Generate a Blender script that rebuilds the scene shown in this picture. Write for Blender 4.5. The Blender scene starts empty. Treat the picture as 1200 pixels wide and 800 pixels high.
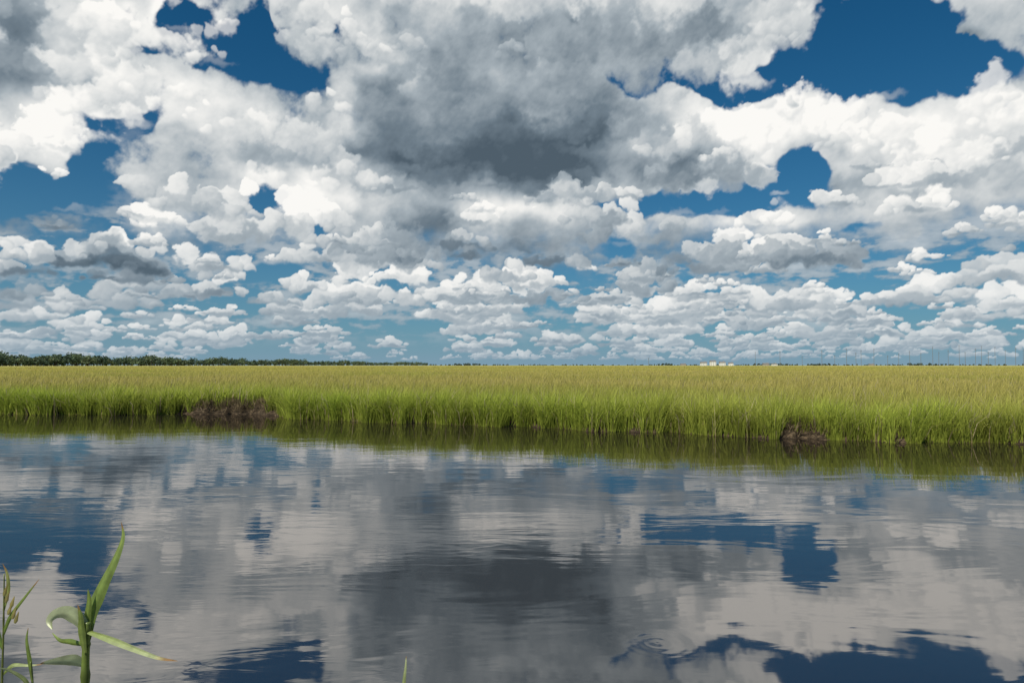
import bpy, math, random, time
import numpy as np
from mathutils import Vector
t0=time.time()
random.seed(7); rng=np.random.default_rng(7)
scene=bpy.context.scene
scene.view_settings.view_transform='Standard'; scene.view_settings.look='None'
scene.view_settings.exposure=0; scene.view_settings.gamma=1
COL=scene.collection
CAM_Z=2.0; PITCH=math.radians(2.0); F=800.0
# ------------------------------------------------------------- camera
cd=bpy.data.cameras.new("camera"); cam=bpy.data.objects.new("camera",cd); COL.objects.link(cam)
cd.lens=24; cd.sensor_width=36; cd.clip_start=0.05; cd.clip_end=40000
cam.location=(0,0,CAM_Z); cam.rotation_euler=(math.pi/2+PITCH,0,0); scene.camera=cam

# ------------------------------------------------------------- node helper
class NT:
    def __init__(s,nt): s.nt=nt
    def node(s,t,**k):
        n=s.nt.nodes.new(t)
        for a,b in k.items(): setattr(n,a,b)
        return n
    def put(s,sock,v):
        if isinstance(v,bpy.types.NodeSocket): s.nt.links.new(v,sock)
        elif v is not None: sock.default_value=v
    def m(s,op,a,b=None,c=None,clamp=False):
        n=s.node('ShaderNodeMath',operation=op,use_clamp=clamp)
        for i,v in enumerate((a,b,c)):
            if v is not None: s.put(n.inputs[i],v)
        return n.outputs[0]
    def v(s,op,a,b=None,c=None):
        n=s.node('ShaderNodeVectorMath',operation=op)
        s.put(n.inputs[0],a)
        if b is not None:
            if op=='SCALE': s.put(n.inputs['Scale'],b)
            else: s.put(n.inputs[1],b)
        if c is not None: s.put(n.inputs[2],c)
        return n.outputs['Value'] if op in('DOT_PRODUCT','LENGTH') else n.outputs['Vector']
    def xyz(s,x,y,z=0.0):
        n=s.node('ShaderNodeCombineXYZ')
        for i,v in enumerate((x,y,z)): s.put(n.inputs[i],v)
        return n.outputs[0]
    def sep(s,v):
        n=s.node('ShaderNodeSeparateXYZ'); s.put(n.inputs[0],v); return n.outputs
    def mr(s,v,a,b,c=0.0,d=1.0,smooth=False):
        n=s.node('ShaderNodeMapRange'); n.clamp=True
        if smooth: n.interpolation_type='SMOOTHSTEP'
        s.put(n.inputs['Value'],v)
        for k,x in (('From Min',a),('From Max',b),('To Min',c),('To Max',d)): s.put(n.inputs[k],x)
        return n.outputs[0]
    def mix(s,f,a,b,blend='MIX'):
        n=s.node('ShaderNodeMix',data_type='RGBA',blend_type=blend)
        n.clamp_factor=True
        s.put(n.inputs[0],f)
        s.put(n.inputs[6],a if isinstance(a,bpy.types.NodeSocket) else tuple(a)+(1,) if len(a)==3 else a)
        s.put(n.inputs[7],b if isinstance(b,bpy.types.NodeSocket) else tuple(b)+(1,) if len(b)==3 else b)
        return n.outputs[2]
    def noise(s,vec,scale,detail=4,rough=0.5,dim='3D',dist=0.0,lac=2.0):
        n=s.node('ShaderNodeTexNoise',noise_dimensions=dim)
        s.put(n.inputs['Vector'],vec)
        for k,x in (('Scale',scale),('Detail',detail),('Roughness',rough),('Distortion',dist),('Lacunarity',lac)): s.put(n.inputs[k],x)
        return n
    def ramp(s,fac,stops,interp='LINEAR'):
        n=s.node('ShaderNodeValToRGB'); cr=n.color_ramp; cr.interpolation=interp
        while len(cr.elements)<len(stops): cr.elements.new(1.0)
        for i,(p,c) in enumerate(stops):
            cr.elements[i].position=p
        for i,(p,c) in enumerate(stops):
            cr.elements[i].color=tuple(c)+(1,) if len(c)==3 else c
        s.put(n.inputs[0],fac); return n.outputs['Color']

# ------------------------------------------------------------- cloud cover chart, cloud light and shade painted in (az / elevation)
HOLES=[(285,28,46,30,1.1),(330,70,30,20,1.0),(228,66,22,9,.5),(50,225,68,20,1.1),(95,188,28,12,.8),(140,150,24,12,.9),
 (5,240,40,16,.7),
 (830,100,50,12,.9),(910,88,60,20,1.0),(1000,65,60,40,1.3),(1080,45,60,42,1.4),(1150,75,52,26,1.2),(1060,8,46,26,1.0),(1180,60,34,22,.7),
 (755,105,36,15,.9),(795,244,40,9,1.0),(845,236,34,9,1.1),(900,222,34,9,1.1),(955,200,24,17,.95),(725,288,36,12,.9),
 (320,318,36,10,.9),(372,272,20,9,.8),(292,250,18,9,.7),(1195,150,24,10,.7),(215,325,40,8,.5),
 (250,300,16,6,.4),(560,335,40,5,.4),(1000,275,40,6,.4)]
FILLS=[(1185,22,26,8,.7),(330,6,18,7,.4),(900,150,150,20,.4),(1130,160,80,30,.5),(860,268,80,10,.5)]
DARK=[(560,120,140,50,.28),(590,170,120,30,.46),(660,190,60,20,.30),(480,190,70,16,.28),(640,45,130,30,.20),(760,45,50,30,.22),
 (30,50,50,35,.30),(60,100,50,20,.22),(110,312,80,18,.50),(45,262,35,12,.35),(500,262,28,20,.4),(595,298,90,12,.42),
 (640,280,60,14,.2),(430,295,50,8,.25),(815,205,18,10,.5),(872,203,27,10,.30),(780,302,40,12,.35),(700,212,24,12,.35),
 (1170,35,40,14,.3),(960,300,60,12,.2),(1060,225,80,15,.18),(200,170,60,12,.15),(330,210,50,12,.22),(1150,310,60,14,.25),
 (380,60,40,25,.15),(1000,170,60,10,.12),(250,345,90,7,.2),(20,330,40,10,.2),(690,345,80,7,.15)]
BRIGHT=[(230,130,90,40,.34),(190,30,80,25,.30),(50,150,60,25,.32),(60,300,45,14,.35),(350,245,45,25,.34),(900,148,110,22,.32),
 (1100,150,90,30,.24),(870,262,70,12,.36),(1085,318,30,18,.38),(1000,345,50,10,.3),(190,270,40,20,.30),(400,130,35,50,.28),
 (270,20,60,20,.15),(960,10,60,12,.25),(620,245,60,12,.28),(420,60,30,30,.2),(1160,240,50,20,.16),(480,330,60,10,.2),(650,320,50,8,.2)]
def lobes(L,x,y):
    r=np.zeros_like(x)
    for (cx,cy,rx,ry,a) in L: r=r+a*np.exp(-(((x-cx)/rx)**2+((y-cy)/ry)**2)*0.7)
    return r
def chart_xy(azd,eld):
    az=np.radians(azd); el=np.radians(eld)
    dx,dy,dz=np.sin(az)*np.cos(el),np.cos(az)*np.cos(el),np.sin(el)+0*az
    fy=dy*math.cos(PITCH)+dz*math.sin(PITCH); uz=-dy*math.sin(PITCH)+dz*math.cos(PITCH)
    return 600+F*dx/fy,400-F*uz/fy
def sm(x,a,b):
    t=np.clip((x-a)/(b-a),0,1); return t*t*(3-2*t)
STEP=0.062; AZ1=46.0; EL1=33.0
W_=int(2*AZ1/STEP); H_=int(EL1/STEP)
ga=np.linspace(-AZ1,AZ1,W_); ge=np.linspace(0,EL1,H_)
AZ,EL=np.meshgrid(ga,ge); AZ=AZ.astype(np.float32); EL=EL.astype(np.float32)
def fftnoise(seed,beta,lmax,lmin=0.0):
    r=np.random.default_rng(seed); hh,ww=max(768,H_),max(1536,W_)
    f=np.fft.rfft2(r.normal(0,1,(hh,ww)))
    ky=np.fft.fftfreq(hh,STEP)[:,None]; kx=np.fft.rfftfreq(ww,STEP)[None,:]
    k=np.sqrt(kx*kx+ky*ky); k[0,0]=1
    f*= (k*k+(1/lmax)**2)**(-beta/2)*np.exp(-(k*lmin)**2); f[0,0]=0
    o=np.fft.irfft2(f,(hh,ww)); return (o/o.std()).astype(np.float32)
def fn(*a): return fftnoise(*a)[:H_,:W_]
NX_=fn(1,2.0,3.0); NY_=fn(2,2.0,3.0)
WX=fn(3,2.3,9.0); WY=fn(4,2.3,9.0)
N1=fn(5,1.9,8.0); N2=fn(6,1.9,2.0); N3=fn(15,2.4,10.0)
_f=fftnoise(16,1.9,7.0); NS=_f[(np.arange(H_)*3)%_f.shape[0]][:,:W_]
gyy,gxx=np.gradient(fn(8,2.4,4.0,0.12)); RL=(-gyy*0.8+gxx*0.45); RL/=RL.std()
wa=(0.10+0.055*EL)
cx_,cy_=chart_xy(AZ+WX*wa*1.2,np.clip(EL+WY*wa*0.6,0,60))
cov=np.clip(0.86-lobes(HOLES,cx_,cy_)+lobes(FILLS,cx_,cy_),0,1)
GB=np.clip(0.64-lobes(DARK,cx_,cy_)+lobes(BRIGHT,cx_,cy_)+0.05*N3,0.0,1.0)
def cell(e): return 0.45+0.42*e-0.006*e*e
Bb=(GB-0.08+0.045*N1+0.012*RL*sm(EL,3,12)).astype(np.float32)
hiA=sm(cov+0.07*N1+0.03*N2,0.50,0.76)*sm(EL+0.8*N1,7.0,12)
loA=sm(NS+0.25*N2,-0.6,1.0)*sm(EL,1.0,4.0)*(1-sm(EL,10,14))*0.75*sm(cov,.35,.7)
Aa=np.maximum(hiA,loA).astype(np.float32)
lowt=1-sm(EL,8,13)
Bb=(Bb*(1-lowt)+lowt*(0.44+0.06*NS)).astype(np.float32)
def look(arr,a,e):
    i=min(max(int(e/STEP),0),H_-1); j=min(max(int((a+AZ1)/STEP),0),W_-1); return float(arr[i,j])
LV=np.array([-0.42,0.74,0.52]); LV/=np.linalg.norm(LV)
def puff(a,e,rx,ry,b0,con,eb,sc,op=1.0,soft=0.0):
    j0=max(int((a-1.5*rx+AZ1)/STEP),0); j1=min(int((a+1.5*rx+AZ1)/STEP)+2,W_)
    i0=max(int((e-1.5*ry)/STEP),0); i1=min(int((e+1.5*ry)/STEP)+2,H_)
    if j1<=j0 or i1<=i0: return
    sl=(slice(i0,i1),slice(j0,j1)); r=math.sqrt(rx*ry); wv=0.21*r**0.8
    ny=NY_[sl]*wv
    dx=(AZ[sl]-a+NX_[sl]*wv)/rx; dy=(EL[sl]-e+ny)/ry
    h=1-dx*dx-dy*dy
    ed=0.25+soft+0.9*np.clip(-dy,0,1)
    al=np.clip(h/ed,0,1); al=al*al*(3-2*al)*op
    if eb is not None: al=al*np.clip((EL[sl]+ny*0.8-eb)/(0.16*sc)+0.5,0,1)
    nz=np.sqrt(np.clip(h,0,1))
    lam=dx*LV[0]+dy*LV[1]+nz*LV[2]
    sh=b0+con*(lam-0.40)+0.014*RL[sl]*min(1,r)
    Bb[sl]=Bb[sl]*(1-al)+al*sh; Aa[sl]=Aa[sl]+(1-Aa[sl])*al
R=random.Random(11)
for k in range(550):
    a=R.uniform(-AZ1,AZ1); e=R.uniform(7,33); c=look(cov,a,e)
    if 0.2<c<0.5:
        s=cell(e)*R.uniform(.08,.22); puff(a,e,s*1.7,s*0.55,look(GB,a,e)+.1,0.1,None,s,R.uniform(.12,.45),0.7)
parents=[]
e=0.6
while e<33:
    s=cell(e); rowh=0.36*s*(0.8 if e<9 else 1.0)
    n=int(2*AZ1/(s*1.3)*(1.0 if e>9 else 1.1))
    for k in range(n):
        parents.append((max(0.5,e+R.uniform(-.9,.9)*rowh),R.uniform(-AZ1,AZ1)))
    e+=rowh
parents.sort()
cnt=0
for eb,ac in parents:
    s=cell(eb); hi=eb>14
    w=s*R.choice((0.35,0.5,0.7,0.9,1.2,1.5))*R.uniform(.85,1.15)*(1.35 if eb<6 else 1.0); hgt=w*R.uniform(0.35,0.7)*(0.66 if eb<6 else 0.9)
    if look(cov,ac,eb+hgt*.3)<0.42: continue
    if eb<7 and look(N1,ac,eb)+R.uniform(-.7,.7)<-0.8: continue
    flat=eb<15
    cb=R.uniform(-0.08,0.08); K=int(R.uniform(10,20)) if not hi else int(R.uniform(6,12)); ps=[]
    for k in range(K):
        t=R.uniform(-1,1); top=1-t*t; yy=R.random()**1.2*top
        r=w*R.uniform(0.12,0.32)*(0.5+0.5*top)
        ps.append((ac+t*w*0.75,eb+yy*hgt,r,yy))
    ps.sort(key=lambda p:-p[3])
    for (a,e_,r,yy) in ps:
        c=look(cov,a,e_)
        if c<0.42: continue
        g=look(GB,a,e_)
        b0=g+cb*(.4+g)+(0.34 if not hi else 0.18)*(yy-0.33)+R.uniform(-.03,.03)
        con=0.04+0.25*g*g+0.06*g
        op=(0.92 if g>0.45 else 0.5)*(0.78 if hi else 1)
        puff(a,e_,r*(1.1 if hi else 1),r*(0.80 if eb>6 else 0.57),b0,con,(eb-0.15*hgt) if flat else None,s,op,0.4 if g<.4 else (0.28 if hi else 0.05)); cnt+=1
    if flat:
        g=look(GB,ac,eb)
        for k in range(3):
            a=ac+R.uniform(-.5,.5)*w
            if look(cov,a,eb)<0.5: continue
            puff(a,eb+.05*hgt,w*R.uniform(.25,.5),hgt*R.uniform(.18,.34),g-R.uniform(.12,.27),0.05,eb-0.15*hgt,s,0.65,0.6)
for k in range(1100):
    a=R.uniform(-AZ1,AZ1); e=R.uniform(9,33); g=look(GB,a,e); c=look(cov,a,e)
    if c<0.40: continue
    s=cell(e)
    if g>0.74 and R.random()<.45:
        r=s*R.uniform(.03,.09); puff(a,e,r*1.2,r,g+.08,0.24,None,s,0.5,0.3)
    elif g<0.42:
        r=s*R.uniform(.12,.4); puff(a,e,r*1.8,r*.5,g+R.uniform(-.10,.07),0.05,None,s,0.4,0.9)
print("puffs",cnt,time.time()-t0)
Bb=Bb+0.008*N2
Bb=0.5+(Bb-0.5)*1.12+0.03
pos=[0,0.25,0.5,0.75,1.0]
rc=np.array([(0.078,0.112,0.145),(0.165,0.215,0.26),(0.375,0.43,0.47),(0.70,0.72,0.72),(0.97,0.955,0.92)])
CC=np.stack([np.interp(Bb,pos,rc[:,k]) for k in range(3)],-1)
hcol=np.array([0.22,0.34,0.44])
hz=np.exp(-EL/3.2)*0.70
hzA=np.exp(-EL/6.5)*0.93
CC=CC*(1-hz[...,None])+hcol*hz[...,None]
Af=Aa+(1-Aa)*hzA
CF=(CC*Aa[...,None]+hcol*((1-Aa)*hzA)[...,None])/np.maximum(Af,1e-4)[...,None]
azl=np.concatenate([np.arange(-100,-AZ1,0.6),ga,np.arange(AZ1+0.6,100.1,0.6)])
ell=np.concatenate([[-1.0],ge,np.arange(EL1+0.7,86,1.2)])
azm=np.where(np.abs(azl)>AZ1,np.sign(azl)*(2*AZ1-np.abs(azl)),azl)
azm=np.where(np.abs(azm)>AZ1,0,azm)
elm=np.where(ell>EL1,np.clip(2*EL1-ell,4,EL1),np.clip(ell,0,EL1))
jj=np.clip(np.round((azm+AZ1)/STEP).astype(int),0,W_-1); ii=np.clip(np.round(elm/STEP).astype(int),0,H_-1)
COLR=CF[ii][:,jj]; ALP=Af[ii][:,jj]
AA,EE=np.meshgrid(np.radians(azl),np.radians(ell)); RAD=14000.0
V=np.stack([np.sin(AA)*np.cos(EE)*RAD,np.cos(AA)*np.cos(EE)*RAD,np.sin(EE)*RAD+2.0],-1).reshape(-1,3)
h_,w_=AA.shape; idx=np.arange(h_*w_).reshape(h_,w_)
Q=np.stack([idx[:-1,:-1],idx[1:,:-1],idx[1:,1:],idx[:-1,1:]],-1).reshape(-1,4)
def fast_mesh(name,V,quads,tris,mat,cols):
    me=bpy.data.meshes.new(name)
    nq,nt=len(quads),len(tris)
    me.vertices.add(len(V)); me.vertices.foreach_set('co',V.astype(np.float32).ravel())
    me.loops.add(nq*4+nt*3)
    me.loops.foreach_set('vertex_index',np.concatenate([quads.ravel(),tris.ravel()]).astype(np.int32))
    me.polygons.add(nq+nt)
    me.polygons.foreach_set('loop_start',np.concatenate([np.arange(nq)*4,nq*4+np.arange(nt)*3]).astype(np.int32))
    me.update(calc_edges=True)
    ca=me.color_attributes.new('Col','FLOAT_COLOR','POINT'); ca.data.foreach_set('color',cols.astype(np.float32).ravel())
    me.materials.append(mat)
    o=bpy.data.objects.new(name,me); COL.objects.link(o); return o
def newmat(name):
    m=bpy.data.materials.new(name); m.use_nodes=True; m.node_tree.nodes.clear(); return m,NT(m.node_tree)
def finish(T,sh):
    o=T.node('ShaderNodeOutputMaterial'); T.nt.links.new(sh,o.inputs[0])
m,T=newmat("cumulus_cloud_layer")  # emissive dome; cloud shading and horizon haze are painted in its vertex colours
at=T.node('ShaderNodeVertexColor',layer_name='Col')
em=T.node('ShaderNodeEmission'); T.put(em.inputs[0],at.outputs['Color']); tr=T.node('ShaderNodeBsdfTransparent')
mx=T.node('ShaderNodeMixShader'); T.put(mx.inputs[0],at.outputs['Alpha']); T.nt.links.new(tr.outputs[0],mx.inputs[1]); T.nt.links.new(em.outputs[0],mx.inputs[2])
finish(T,mx.outputs[0])
try: m.cycles.emission_sampling='NONE'
except Exception as ex: print(ex)
fast_mesh("sky",V,Q,np.zeros((0,3),int),m,np.concatenate([COLR,ALP[...,None]],-1).reshape(-1,4))
print("sky done",time.time()-t0)

SUN_EL=math.radians(48); SUN_AZ=math.radians(212)
w=bpy.data.worlds.new("World"); scene.world=w; w.use_nodes=True
w.node_tree.nodes.clear(); T=NT(w.node_tree)
sky=T.node('ShaderNodeTexSky',sky_type='NISHITA'); sky.sun_disc=False
sky.sun_elevation=SUN_EL; sky.sun_rotation=SUN_AZ; sky.air_density=1.0; sky.dust_density=0.5; sky.ozone_density=2.0
skc=T.v('MULTIPLY',sky.outputs[0],(0.06,0.39,0.56))
bg=T.node('ShaderNodeBackground'); T.put(bg.inputs['Color'],skc); bg.inputs['Strength'].default_value=0.1
out=T.node('ShaderNodeOutputWorld'); w.node_tree.links.new(bg.outputs[0],out.inputs[0])

# ------------------------------------------------------------- sun
sl=bpy.data.lights.new("sun",'SUN'); sl.energy=5.0; sl.angle=math.radians(0.5); sl.color=(1.0,0.93,0.81)
so=bpy.data.objects.new("sun",sl); COL.objects.link(so); so.location=(-20,-30,40)
sd=Vector((math.sin(SUN_AZ)*math.cos(SUN_EL),math.cos(SUN_AZ)*math.cos(SUN_EL),math.sin(SUN_EL)))
so.rotation_euler=sd.to_track_quat('Z','Y').to_euler()

# ------------------------------------------------------------- utils
def mesh_obj(name,V,faces,mats=(),parent=None,smooth=False,cols=None):
    me=bpy.data.meshes.new(name); me.from_pydata([tuple(v) for v in V],[],faces)
    if smooth: me.polygons.foreach_set('use_smooth',[True]*len(me.polygons))
    for m in mats: me.materials.append(m)
    if cols is not None:
        ca=me.color_attributes.new('Col','FLOAT_COLOR','POINT'); ca.data.foreach_set('color',np.asarray(cols,dtype=np.float32).ravel())
    me.update(); o=bpy.data.objects.new(name,me); COL.objects.link(o)
    if parent: o.parent=parent
    return o
def wob(x,y,s,seed=0):
    r=np.random.default_rng(seed+100); v=0
    for k in range(7):
        a=r.uniform(0,6.28); f=s*r.uniform(0.6,2.2); v=v+np.sin((x*math.cos(a)+y*math.sin(a))*f+r.uniform(0,6.28)+1.3*np.sin((x*math.sin(a)-y*math.cos(a))*f*0.7+k))
    return v/7*1.9
def leafy(name,trans=0.35,noise_amt=0.3,nscale=3.0,gloss=0.035):
    m,T=newmat(name)
    c=T.node('ShaderNodeVertexColor',layer_name='Col').outputs['Color']
    if noise_amt:
        geo=T.node('ShaderNodeNewGeometry')
        n=T.noise(geo.outputs['Position'],nscale,3).outputs['Fac']
        c=T.mix(1.0,c,T.ramp(n,[(0.25,(1-noise_amt,)*3),(0.75,(1+noise_amt,)*3)]),'MULTIPLY')
    d=T.node('ShaderNodeBsdfDiffuse'); t=T.node('ShaderNodeBsdfTranslucent')
    T.put(d.inputs[0],c); T.put(t.inputs[0],c)
    a=T.node('ShaderNodeMixShader'); a.inputs[0].default_value=trans; T.nt.links.new(d.outputs[0],a.inputs[1]); T.nt.links.new(t.outputs[0],a.inputs[2])
    if gloss:
        g=T.node('ShaderNodeBsdfGlossy'); g.inputs['Roughness'].default_value=0.4; T.put(g.inputs['Color'],(0.8,0.85,0.7,1))
        b=T.node('ShaderNodeMixShader'); b.inputs[0].default_value=gloss; T.nt.links.new(a.outputs[0],b.inputs[1]); T.nt.links.new(g.outputs[0],b.inputs[2]); a=b
    finish(T,a.outputs[0]); return m
def plain(name,col,rough=0.7,nscale=2.0,amt=0.25):
    m,T=newmat(name); geo=T.node('ShaderNodeTexCoord')
    n=T.noise(geo.outputs['Object'],nscale,4).outputs['Fac']
    c=T.mix(1.0,col,T.ramp(n,[(0.2,(1-amt,)*3),(0.8,(1+amt,)*3)]),'MULTIPLY')
    p=T.node('ShaderNodeBsdfPrincipled'); T.put(p.inputs['Base Color'],c); p.inputs['Roughness'].default_value=rough
    finish(T,p.outputs[0]); return m

# ------------------------------------------------------------- bank line
bx=np.array([-4000,-60,-30,-21,-17,-13.3,-11.5,-9.5,-8.2,-6.2,-3,0,2.5,5,7.4,9,13,20,40,4000.])
by=np.array([34,31,29,28.1,27.6,28.0,28.3,27.2,25.8,24.6,23.5,22.4,21.0,20.1,18.7,18.2,17.4,16.6,15,14.])
def bank(x):
    x=np.asarray(x,float); near=np.exp(-(x/70)**2)
    return np.interp(x,bx,by)+near*(0.22*np.sin(x*1.7)+0.14*np.sin(x*4.1+1)+0.08*np.sin(x*9.3+2))
def mud(x):  # eroded stretches of the bank
    x=np.asarray(x,float)
    m=1.15*np.exp(-((x+11.3)/1.75)**4)+0.7*np.exp(-((x-7.9)/0.5)**4)+0.25*np.exp(-((x-13.2)/0.4)**4)
    return np.clip(m*(0.8+0.25*np.sin(x*5.3)+0.15*np.sin(x*13.1+1)),0,1.15)
# ------------------------------------------------------------- ground
xs=np.concatenate([-np.geomspace(8000,34,40),np.arange(-32,28,0.08),np.geomspace(30,8000,40)])
offs=[-4,-1.5,-.6,-.25,-.08,0.0,0.05,.1,.16,.24,.34,.5,.65,.8,1.0,1.3,2.5,5,10,20,40,80,150,260,400,700,1500,3500,9000]
def gz(x,o):
    M=mud(x)
    top=0.17+0.22*M
    if np.isscalar(o): o=np.full_like(np.asarray(x,float),o)
    z=np.where(o<0,o*0.55,np.interp(o,[0,.05,.14,.3,.8,2.5],[0,.08,.16,.20,.24,.27])/0.24*top)
    z=np.where(o>1.0,z-0.22*M*np.clip((o-1.0)/2,0,1),z)
    z=z+np.interp(o,[0,150,400,9000],[0,0,0.85,0.85])
    return z
V=[]
for o in offs:
    zz=gz(xs,o); M=mud(xs); nearx=(np.abs(xs)<34)
    jit=(wob(xs*6,np.full_like(xs,o*9),1.0,3)*0.06*(0.4+2.2*M)) if -0.3<o<1.5 else 0
    yy=bank(xs)+o+(jit*nearx if not np.isscalar(jit) else 0)
    zj=((wob(xs*5,np.full_like(xs,o*14),1.0,5)*0.05*(0.3+1.8*M)+wob(xs*17,np.full_like(xs,o*40),1.0,6)*0.04*M)*nearx) if 0<o<1.5 else 0
    V.append(np.stack([xs,yy,zz+zj],1))
nearrows=[(-60,0.2),(-5,0.2),(1.2,0.15),(2.0,0.05),(2.6,-0.25),(4.5,-1.6)]
V0=[np.stack([xs,np.full_like(xs,yv),np.full_like(xs,zv)],1) for yv,zv in nearrows]
V=V0+V
n=len(xs); R_=len(V); Vv=np.concatenate(V)
quads=[(r*n+i,r*n+i+1,(r+1)*n+i+1,(r+1)*n+i) for r in range(R_-1) for i in range(n-1)]
m,T2=newmat("marsh_ground_soil")
geo=T2.node('ShaderNodeNewGeometry').outputs['Position']
gx,gy,gzz=T2.sep(geo)
sn=T2.noise(T2.v('MULTIPLY',geo,(0.006,0.02,0)),1.0,6,0.6).outputs['Fac']
far=T2.ramp(sn,[(0.3,(0.22,0.23,0.055)),(0.5,(0.31,0.29,0.085)),(0.7,(0.37,0.33,0.11))])
mn=T2.noise(T2.v('MULTIPLY',geo,(6,6,14)),1.0,6,0.7).outputs['Fac']
mudc=T2.ramp(mn,[(0.3,(0.012,0.009,0.006)),(0.5,(0.055,0.040,0.025)),(0.68,(0.19,0.14,0.085))])
col=T2.mix(T2.mr(gy,60,200),mudc,far)
pb=T2.node('ShaderNodeBsdfPrincipled'); T2.put(pb.inputs['Base Color'],col); pb.inputs['Roughness'].default_value=0.85
pb.inputs['Specular IOR Level'].default_value=0.15
bp=T2.node('ShaderNodeBump'); bp.inputs['Distance'].default_value=0.12; bp.inputs['Strength'].default_value=1.0; T2.put(bp.inputs['Height'],mn); T2.nt.links.new(bp.outputs[0],pb.inputs['Normal'])
finish(T2,pb.outputs[0])
mesh_obj("marsh_ground",Vv,quads,[m],smooth=True)

# ------------------------------------------------------------- water
m,T3=newmat("creek_water")
geo=T3.node('ShaderNodeNewGeometry').outputs['Position']
a1=T3.noise(T3.v('MULTIPLY',geo,(0.40,1.2,0)),1.0,3,0.45,'2D',0.5).outputs['Fac']
a2=T3.noise(T3.v('MULTIPLY',geo,(1.8,6.0,0)),1.0,3,0.5,'2D',0.5).outputs['Fac']
patch=T3.mr(T3.noise(T3.v('MULTIPLY',geo,(0.08,0.30,0)),1.0,2,0.5,'2D').outputs['Fac'],0.38,0.62,0.15,1.0,True)
h=T3.m('ADD',T3.m('MULTIPLY',a1,0.0050),T3.m('MULTIPLY',T3.m('MULTIPLY',a2,0.0011),patch))
for (rx,ry,rr,am) in ((1.05,5.0,0.26,0.00007),(0.75,5.1,0.15,0.00006),(4.6,5.4,0.2,0.00005)):
    r=T3.v('LENGTH',T3.v('SUBTRACT',T3.v('MULTIPLY',geo,(1,1,0)),(rx,ry,0)))
    ring=T3.m('MULTIPLY',T3.m('SINE',T3.m('MULTIPLY',r,75.0)),T3.m('POWER',2.718,T3.m('MULTIPLY',T3.m('MULTIPLY',r,r),-1/(rr*rr))))
    h=T3.m('ADD',h,T3.m('MULTIPLY',ring,am))
bp=T3.node('ShaderNodeBump'); bp.inputs['Strength'].default_value=1.0; bp.inputs['Distance'].default_value=1.0; T3.put(bp.inputs['Height'],h)
fr=T3.node('ShaderNodeFresnel'); fr.inputs['IOR'].default_value=3.4; T3.nt.links.new(bp.outputs[0],fr.inputs['Normal'])
df=T3.node('ShaderNodeBsdfDiffuse'); df.inputs[0].default_value=(0.014,0.012,0.010,1)
gl=T3.node('ShaderNodeBsdfGlossy'); gl.inputs['Roughness'].default_value=0.028; gl.inputs['Color'].default_value=(1.0,0.97,0.95,1)
T3.nt.links.new(bp.outputs[0],gl.inputs['Normal'])
ms=T3.node('ShaderNodeMixShader'); T3.nt.links.new(fr.outputs[0],ms.inputs[0]); T3.nt.links.new(df.outputs[0],ms.inputs[1]); T3.nt.links.new(gl.outputs[0],ms.inputs[2])
finish(T3,ms.outputs[0])
mesh_obj("creek_water",[(-3000,1.0,0),(3000,1.0,0),(3000,40,0),(-3000,40,0)],[(0,1,2,3)],[m])

# ------------------------------------------------------------- marsh grass
def blades(px,py,pz,h,wd,lean,leanang,col_base,col_tip,face):
    n=len(px); dx=np.cos(leanang)*lean; dy=np.sin(leanang)*lean
    sx=np.cos(face)*wd/2; sy=np.sin(face)*wd/2
    V=np.zeros((n,5,3))
    mx=px+dx*0.3; my=py+dy*0.3; mz=pz+h*0.55
    V[:,0]=np.stack([px-sx,py-sy,pz-0.03],1); V[:,1]=np.stack([px+sx,py+sy,pz-0.03],1)
    V[:,2]=np.stack([mx+sx*.9,my+sy*.9,mz],1); V[:,3]=np.stack([mx-sx*.9,my-sy*.9,mz],1)
    V[:,4]=np.stack([px+dx,py+dy,pz+h*np.sqrt(np.clip(1-(lean/h)**2*0.5,0.2,1))],1)
    i=np.arange(n)*5
    q=np.stack([i,i+1,i+2,i+3],1); t=np.stack([i+3,i+2,i+4],1)
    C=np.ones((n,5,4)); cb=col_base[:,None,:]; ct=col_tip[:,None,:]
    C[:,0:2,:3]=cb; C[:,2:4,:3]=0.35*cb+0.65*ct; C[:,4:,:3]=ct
    return V.reshape(-1,3),q,t,C.reshape(-1,4)
def sample(N,rmin,rmax,expo):
    th=rng.uniform(-math.radians(50),math.radians(50),N)
    k=2-expo; u=rng.uniform(0,1,N); r=(rmin**k+u*(rmax**k-rmin**k))**(1/k)
    return np.sin(th)*r,np.cos(th)*r,r
X,Y,Rr=sample(350000,15,420,1.6)
off=Y-bank(X)
M=mud(X)
keep=(off>0.02+0.55*M)
X,Y,Rr,off=X[keep],Y[keep],Rr[keep],off[keep]
NX=64000; fx=rng.uniform(-32,26,NX); fo=rng.exponential(0.45,NX)
cl=wob(fx*4,fo*3,1.0,9); kp=(rng.uniform(0,1,NX)<0.62+0.5*cl)&(fo>0.75*mud(fx)*rng.uniform(0.5,1.2,NX))
fx=fx[kp]; fo=fo[kp]-0.06; NB=len(X)
X=np.concatenate([X,fx]); Y=np.concatenate([Y,bank(fx)+fo]); off=np.concatenate([off,fo]); Rr=np.hypot(X,Y)
n=len(X); print("blades",n); isf=np.arange(n)>=NB
patchn=wob(X,Y,0.10,21); fine=wob(X,Y,0.7,22); tuft=wob(X,Y,2.6,23); big=wob(X*0.35,Y,0.06,27); tf2=wob(X,Y,5.5,24)
edge=np.exp(-off/2.5); calm=1/(1+np.clip(Rr-25,0,None)/30)
Hh=(0.72+(0.10*fine+0.15*tuft+0.09*tf2)*(0.35+0.65*calm)+0.12*edge)*(1+(rng.uniform(0.6,1.2,n)-1)*(0.5+0.5*calm))
Hh=np.clip(Hh,0.28,1.15)
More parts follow.
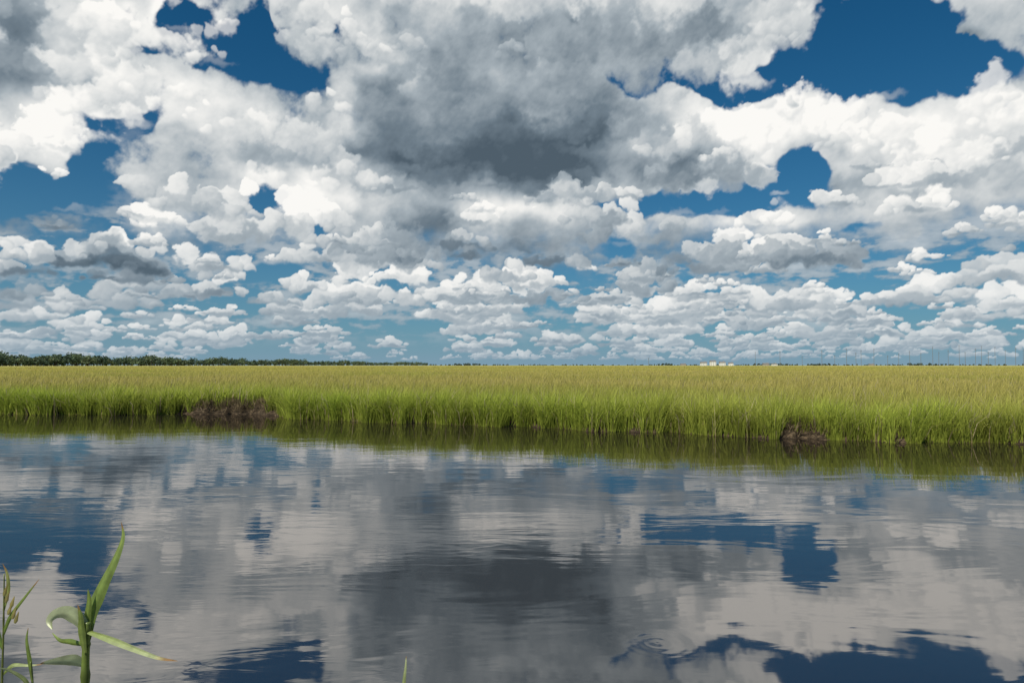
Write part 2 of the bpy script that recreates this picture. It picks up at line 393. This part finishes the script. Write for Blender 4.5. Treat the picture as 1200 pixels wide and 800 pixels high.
wd=0.012*np.maximum(Rr/20,0.8)**0.85*rng.uniform(0.7,1.3,n)*np.where(isf,1.6,1.0)
lean=Hh*np.abs(rng.normal(0.28,0.2,n)); la=rng.uniform(0,2*np.pi,n)
la=np.where(rng.uniform(0,1,n)<0.35,rng.normal(0.1,0.5,n),la)
ov=(off<0.35)&(rng.uniform(0,1,n)<0.5); la=np.where(ov,rng.normal(-1.57,0.8,n),la); lean=np.where(ov,lean*2.0,lean); lean=np.minimum(lean,Hh*0.92)
yel=np.clip(0.44+0.45*np.clip((off-3)/30,0,1)+0.22*patchn+0.26*big+0.16*fine-0.28*edge,0,1)[:,None]
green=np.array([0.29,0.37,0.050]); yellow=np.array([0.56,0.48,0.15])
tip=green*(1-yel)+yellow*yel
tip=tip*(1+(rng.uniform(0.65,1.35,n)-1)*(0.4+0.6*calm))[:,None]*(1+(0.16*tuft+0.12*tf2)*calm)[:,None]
base=np.array([0.21,0.25,0.040])*(1-0.25*yel)*rng.uniform(0.7,1.2,(n,1))*(1+0.25*tuft+0.18*tf2)[:,None]  # tuft noise paints darker shade between clumps into the blade bases
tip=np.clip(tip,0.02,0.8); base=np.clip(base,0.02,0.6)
dead=rng.uniform(0,1,n)<0.05
tip[dead]=np.array([0.55,0.48,0.30])*rng.uniform(0.7,1.1,(dead.sum(),1)); base[dead]=np.array([0.28,0.22,0.11])
Z=gz(X,np.maximum(off,0.0))
grass_mat=leafy("cordgrass_blades",0.42,0,gloss=0)
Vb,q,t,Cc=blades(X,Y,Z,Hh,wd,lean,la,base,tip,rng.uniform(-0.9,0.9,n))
ND=4600; sx_=np.where(rng.uniform(0,1,ND)<0.5,rng.normal(-11.3,1.5,ND),np.where(rng.uniform(0,1,ND)<0.6,rng.normal(8.4,1.0,ND),rng.normal(13.1,0.9,ND)))
so_=rng.uniform(0.03,1.1,ND); hh=rng.uniform(0.15,0.6,ND)
dc=np.array([0.32,0.25,0.15])*rng.uniform(0.25,1.4,(ND,1))
V2,q2,t2,C2=blades(sx_,bank(sx_)+so_,gz(sx_,so_)+rng.uniform(0,0.15,ND),hh*0.6,np.full(ND,0.018),hh*0.58,rng.normal(-1.57,1.0,ND),dc*0.6,dc,rng.uniform(-1,1,ND))
k=len(Vb); Vb=np.concatenate([Vb,V2]); q=np.concatenate([q,q2+k]); t=np.concatenate([t,t2+k]); Cc=np.concatenate([Cc,C2])
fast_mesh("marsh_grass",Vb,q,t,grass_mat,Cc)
print("grass",time.time()-t0)
# ------------------------------------------------------------- distant trees
def forest(name,pts,hs,nq,qs,cols,mat):
    Vs=[];Cs=[]
    for (px,py),h in zip(pts,hs):
        cw=h*random.uniform(0.28,0.45); ncl=5
        c=np.array([px,py,1.0]); base=np.array(cols[random.randrange(len(cols))])
        cl=np.stack([rng.uniform(-cw,cw,ncl),rng.uniform(-cw,cw,ncl),rng.uniform(0.3,0.88,ncl)*h],1)
        ctr=cl[rng.integers(0,ncl,nq)]+rng.normal(0,1,(nq,3))*[cw*.38,cw*.38,h*.10]
        ctr[:,2]=np.clip(ctr[:,2],0.4,h)
        a=rng.normal(0,1,(nq,3)); a/=np.linalg.norm(a,axis=1)[:,None]; b_=np.cross(a,rng.normal(0,1,(nq,3))); b_/=np.linalg.norm(b_,axis=1)[:,None]
        s=rng.uniform(0.5,1.3,(nq,1))*qs
        Q=np.stack([ctr-a*s-b_*s*.6,ctr+a*s-b_*s*.7,ctr+a*s*.8+b_*s*.6,ctr-a*s*.7+b_*s*.7],1)+c
        Vs.append(Q.reshape(-1,3)); cc_=np.repeat(base*rng.uniform(0.6,1.35,(nq,1)),4,axis=0); Cs.append(np.concatenate([cc_,np.ones((nq*4,1))],1))
        tw=h*0.02+0.08
        Qt=np.array([[[-tw,0,-1],[tw,0,-1],[tw*.4,0,h*.8],[-tw*.4,0,h*.8]],[[0,-tw,-1],[0,tw,-1],[0,tw*.4,h*.8],[0,-tw*.4,h*.8]]])+c
        Vs.append(Qt.reshape(-1,3)); Cs.append(np.tile([[0.09,0.075,0.06,1]],(8,1)))
    V=np.concatenate(Vs); C=np.concatenate(Cs); q=np.arange(len(V)).reshape(-1,4)
    return fast_mesh(name,V,q,np.zeros((0,3),int),mat,C)
tmat=leafy("tree_foliage",0.25,0.3,nscale=0.15,gloss=0)
pts=[];hs=[]
for i in range(1500):
    s=random.random()**1.5; az=-50+43*s
    d=np.interp(az,[-50,-37,-26,-17,-8,-7],[800,930,1250,1700,2700,2800])*random.uniform(1.0,1.12)
    h=random.uniform(9,14.5)*(1.25 if az<-17 else 1.2)*(0.85+0.12*math.sin(az*1.3)+0.08*math.sin(az*4))
    pts.append((math.sin(math.radians(az))*d,math.cos(math.radians(az))*d)); hs.append(h)
forest("distant_treeline",pts,hs,60,1.2,[(0.09,0.13,0.08),(0.115,0.155,0.085),(0.075,0.11,0.08),(0.13,0.16,0.09)],tmat)  # crown greens tinted bluish, aerial haze painted into the foliage colour
pts=[];hs=[]
for i in range(700):
    az=random.uniform(-50,50); d=random.uniform(3600,4400)
    pts.append((math.sin(math.radians(az))*d,math.cos(math.radians(az))*d)); hs.append(random.uniform(3,8))
for c0,hgt in ((-3.4,10),(-4.2,8),(12.5,9),(20.5,9),(24,8),(31,9)):
    for k in range(14):
        az=c0+random.gauss(0,0.5); d=random.uniform(2300,2600); pts.append((math.sin(math.radians(az))*d,math.cos(math.radians(az))*d)); hs.append(hgt*random.uniform(0.5,1))
forest("distant_scrub",pts,hs,26,2.0,[(0.08,0.11,0.09),(0.07,0.095,0.08)],tmat)

# ------------------------------------------------------------- buildings
def boxv(x0,x1,y0,y1,z0,z1):
    v=[(x0,y0,z0),(x1,y0,z0),(x1,y1,z0),(x0,y1,z0),(x0,y0,z1),(x1,y0,z1),(x1,y1,z1),(x0,y1,z1)]
    return v,[(0,3,2,1),(4,5,6,7),(0,1,5,4),(1,2,6,5),(2,3,7,6),(3,0,4,7)]
def boxes(name,bs,mat,parent):
    V=[];Fs=[]
    for b_ in bs:
        v,f=boxv(*b_); k=len(V); V+=v; Fs+=[tuple(i+k for i in ff) for ff in f]
    return mesh_obj(name,V,Fs,[mat],parent)
wallm=plain("white_siding",(0.70,0.69,0.66)); tanm=plain("weathered_siding",(0.35,0.31,0.26)); roofm=plain("shingle_roof",(0.16,0.15,0.15)); glassm=plain("window_glass",(0.04,0.05,0.06),0.15)
doorm=plain("door_paint",(0.15,0.07,0.05))
def house(name,px,d,L,Wd,H,roofh,wm):
    e=bpy.data.objects.new(name,None); COL.objects.link(e)
    x0=(px-600)/800*d; e.location=(x0,d,1.0)
    boxes("walls",[(-L/2,L/2,0,Wd,0,H)],wm,e)
    o=0.5
    V=[(-L/2-o,-o,H),(L/2+o,-o,H),(L/2+o,Wd+o,H),(-L/2-o,Wd+o,H),(-L/2-o,Wd/2,H+roofh),(L/2+o,Wd/2,H+roofh)]
    mesh_obj("roof",V,[(0,1,5,4),(2,3,4,5),(0,4,3),(1,2,5),(0,3,2,1)],[roofm],e)
    nw=int(L//3.2); st=max(1,int(H//2.9)); ws=[]
    for s in range(st):
        for i in range(nw):
            if s==0 and i==nw//2: continue
            cx=-L/2+(i+0.5)*L/nw; zz=0.9+s*2.8; ws.append((cx-.55,cx+.55,-0.06,-0.003,zz,zz+1.4))
    boxes("windows",ws,glassm,e); cx=-L/2+(nw//2+0.5)*L/nw
    boxes("door",[(cx-.5,cx+.5,-0.06,-0.003,0.0,2.1)],doorm,e)
    boxes("chimney",[(L*.2,L*.2+1.0,Wd/2-.5,Wd/2+.5,H+roofh*.5,H+roofh+1.2)],tanm,e)
for (px,d,L,Wd,H,rh,wm) in ((825,1500,13,9,6.2,3.0,wallm),(836,1530,12,10,9.2,3.2,wallm),(847,1490,12,9,6.6,3.0,wallm),(857,1540,9,8,5.2,2.6,wallm)):
    house("white_house",px,d,L,Wd,H,rh,wm)
for (px,d,L,Wd,H,rh,wm) in ((801,1900,14,9,4,2.2,tanm),(898,1600,13,9,4.2,2.4,tanm),(908,1620,12,8,3.6,2.2,wallm),(1022,2000,14,8,3.6,2,tanm)):
    house("wooden_cottage",px,d,L,Wd,H,rh,wm)
# ------------------------------------------------------------- utility poles
polem=plain("weathered_pole_wood",(0.15,0.145,0.14))
def pole(px,top,d):
    x0=(px-600)/800*d; H=(428-top)/800*d+1.0
    V=[];Fs=[];r=0.28
    for j,(zz,rr) in enumerate(((0,r),(H*.5,r*.85),(H,r*.6))):
        for k in range(8): V.append((rr*math.cos(k*math.pi/4),rr*math.sin(k*math.pi/4),zz))
    for j in range(2):
        for k in range(8): Fs.append((j*8+k,j*8+(k+1)%8,j*8+8+(k+1)%8,j*8+8+k))
    Fs.append(tuple(range(16,24)))
    for (cz,cw) in ((H-1.2,1.2),(H-2.6,0.9)):
        v,f=boxv(-cw,cw,-.42,-.30,cz-.08,cz+.08); k0=len(V); V+=v; Fs+=[tuple(i+k0 for i in ff) for ff in f]
        for sx in (-cw*.85,-cw*.4,cw*.4,cw*.85):
            v,f=boxv(sx-.06,sx+.06,-.41,-.31,cz+.08,cz+.38); k0=len(V); V+=v; Fs+=[tuple(i+k0 for i in ff) for ff in f]
    o=mesh_obj("utility_pole",V,Fs,[polem]); o.location=(x0,d,1.0); o.rotation_euler=(0,random.uniform(-.01,.01),random.uniform(-.5,.5))
for px,top in ((885,413),(914,412),(940,418),(963,411),(978,417),(992,409),(1003,414),(1009,411),(1024,409),(1040,417),(1053,415),(1066,412),(1079,414),(1093,407),(1100,413),(1111,411),(1124,405),(1131,413),(1143,409),(1150,406),(1158,413),(1166,407),(1178,411),(1190,408),(1199,410),(760,420),(744,421)):
    pole(px,top-1,900+(px*37%200))

# ------------------------------------------------------------- foreground reeds
def site(px,py,d):
    u=(px-600)/F; v=(400-py)/F
    return Vector((u*d,d*(math.cos(PITCH)-v*math.sin(PITCH)),CAM_Z+d*(math.sin(PITCH)+v*math.cos(PITCH))))
def cr(pts,n):
    P=[pts[0]+(pts[0]-pts[1])]+list(pts)+[pts[-1]+(pts[-1]-pts[-2])]; o=[]
    for i in range(1,len(P)-2):
        for k in range(n):
            t=k/n; a,b,c,d=P[i-1],P[i],P[i+1],P[i+2]
            o.append(0.5*((2*b)+(c-a)*t+(2*a-5*b+4*c-d)*t*t+(3*b-a-3*c+d)*t**3))
    o.append(pts[-1]); return o
def leaf(parent,name,ppx,dep,wpx,c0,c1,browntip=0,fold=0.35,peak=0.3,twist=0.0,mat=None):
    ds=np.linspace(dep[0],dep[1],len(ppx)); P=cr([site(a,b_,d) for (a,b_),d in zip(ppx,ds)],9); n=len(P)
    V=[];C=[];Fs=[]; view=Vector((0,0,CAM_Z))
    for i,p in enumerate(P):
        t=i/(n-1); tan=(P[min(i+1,n-1)]-P[max(i-1,0)]).normalized()
        vd=(p-view).normalized(); side=tan.cross(vd).normalized(); up=side.cross(tan).normalized()
        ang=0.5+twist*t; s2=side*math.cos(ang)+up*math.sin(ang); n2=s2.cross(tan)
        wv=wpx/F*dep[0]*0.5*1.15*(min(1,(t+0.12)/(peak+.12))**0.6)*(max(0.0,1-max(0,t-peak)/(1-peak))**0.75)+0.0003
        for k,q in enumerate((-1,-.5,0,.5,1)):
            V.append(p+s2*wv*q+n2*wv*fold*abs(q))
            c=Vector(c0).lerp(Vector(c1),t)
            if q==0: c=c*1.35
            if browntip and t>1-browntip: c=c.lerp(Vector((0.30,0.17,0.07)),min(1,(t-1+browntip)/browntip*2))
            C.append((*c,1))
        if i:
            for k in range(4): a=(i-1)*5+k; Fs.append((a,a+1,a+6,a+5))
    return mesh_obj(name,V,Fs,[mat],parent,True,C)
def stem(parent,name,ppx,d,r0,r1,c0,mat,nodes=()):
    P=cr([site(a,b_,dd) for (a,b_),dd in zip(ppx,d)],10); n=len(P); V=[];Fs=[];C=[]
    for i,p in enumerate(P):
        t=i/(n-1); tan=(P[min(i+1,n-1)]-P[max(i-1,0)]).normalized(); s=tan.cross(Vector((0,1,0))).normalized(); u=s.cross(tan)
        r=r0+(r1-r0)*t
        bump=sum(math.exp(-((t-nn)/0.015)**2) for nn in nodes); r*=1+0.25*bump
        for k in range(10):
            V.append(p+(s*math.cos(k*.6283)+u*math.sin(k*.6283))*r); cc=Vector(c0)*(1-0.4*min(1,bump)); C.append((*cc,1))
        if i:
            for k in range(10): Fs.append(((i-1)*10+k,(i-1)*10+(k+1)%10,i*10+(k+1)%10,i*10+k))
    Fs.append(tuple(range((n-1)*10,n*10)))
    return mesh_obj(name,V,Fs,[mat],parent,True,C)
rm=leafy("reed_leaf",0.4,0.3,nscale=60,gloss=0.06)
G1=(0.12,0.18,0.035);G2=(0.20,0.26,0.065);PALE=(0.42,0.46,0.26)
e=bpy.data.objects.new("reed_plant",None); COL.objects.link(e)
D0=1.25
stem(e,"stem",[(96,1750),(99,1300),(101,950),(100,800),(101,755),(103,728)],[1.28,1.27,1.26,D0,D0,D0],0.0085,0.0055,(0.20,0.27,0.06),rm,(0.62,0.8,0.93))
leaf(e,"leaf_upright",[(101,750),(106,718),(119,686),(134,655),(143,630),(142,611)],(D0,D0+.03),15,G1,G2,0.12,twist=0.6,mat=rm)
leaf(e,"leaf_curled",[(102,745),(93,728),(79,718),(66,719),(58,727),(61,737)],(D0,D0-.04),14,PALE,PALE,0,twist=-0.5,mat=rm)
leaf(e,"leaf_right",[(99,738),(128,748),(158,760),(185,770),(208,774)],(D0,D0-.08),7,G2,PALE,0.3,mat=rm)
leaf(e,"leaf_low",[(100,779),(84,774),(65,775),(47,777)],(D0,D0-.05),12,PALE,PALE,0.1,mat=rm)
leaf(e,"leaf_back",[(98,755),(82,752),(70,750),(61,741)],(D0,D0+.04),6,G1,G2,0,mat=rm)
leaf(e,"leaf_sheath",[(99,765),(95,740),(94,722),(91,708)],(D0-.01,D0-.01),7,G2,G2,0.2,mat=rm)
leaf(e,"leaf_inner",[(101,748),(101,728),(104,705),(103,690)],(D0,D0),8,G1,G2,0,mat=rm)
e=bpy.data.objects.new("reed_plant",None); COL.objects.link(e)
stem(e,"stem",[(-2,1600),(0,1000),(2,820),(4,740),(5,672)],[1.55,1.52,1.5,1.5,1.5],0.0035,0.0012,(0.17,0.2,0.05),rm,(0.8,))
leaf(e,"leaf_a",[(3,745),(12,722),(30,698),(46,678)],(1.5,1.48),4,G1,G2,0.2,mat=rm)
leaf(e,"leaf_b",[(3,790),(15,779),(34,779),(49,778)],(1.5,1.46),4,G2,PALE,0.2,mat=rm)
leaf(e,"leaf_c",[(4,715),(9,690),(8,672),(3,660)],(1.5,1.5),4,G2,(0.3,0.28,0.1),0.3,mat=rm)
leaf(e,"leaf_d",[(3,760),(-6,735),(-12,700),(-20,690)],(1.5,1.5),6,G1,G2,0,mat=rm)
for i,(sx_,sy_) in enumerate(((12,712),(15,704),(9,698),(17,717),(7,690),(20,722))):
    leaf(e,"spikelet_%d"%i,[(sx_-3,sy_+8),(sx_-1,sy_+2),(sx_+2,sy_-6)],(1.49,1.49),4,(0.22,0.2,0.07),(0.3,0.24,0.08),0,mat=rm)
e=bpy.data.objects.new("reed_plant",None); COL.objects.link(e)
stem(e,"stem",[(44,1600),(42,1000),(40,830),(37,790),(36,775)],[1.42,1.41,1.4,1.4,1.4],0.0025,0.0012,G2,rm)
leaf(e,"leaf_a",[(38,800),(34,772),(31,750),(33,735)],(1.4,1.4),4,G1,G2,0.1,mat=rm)
leaf(e,"leaf_b",[(39,815),(28,796),(10,785),(-4,782)],(1.4,1.36),4,G2,PALE,0.1,mat=rm)
e=bpy.data.objects.new("reed_plant",None); COL.objects.link(e)
stem(e,"stem",[(470,1600),(471,1000),(472,850),(472,800)],[1.5,1.5,1.5,1.5],0.003,0.001,G2,rm)
leaf(e,"leaf_tip",[(472,830),(473,800),(475,782),(476,768)],(1.5,1.5),4,G2,PALE,0.1,mat=rm)
print("total",time.time()-t0)
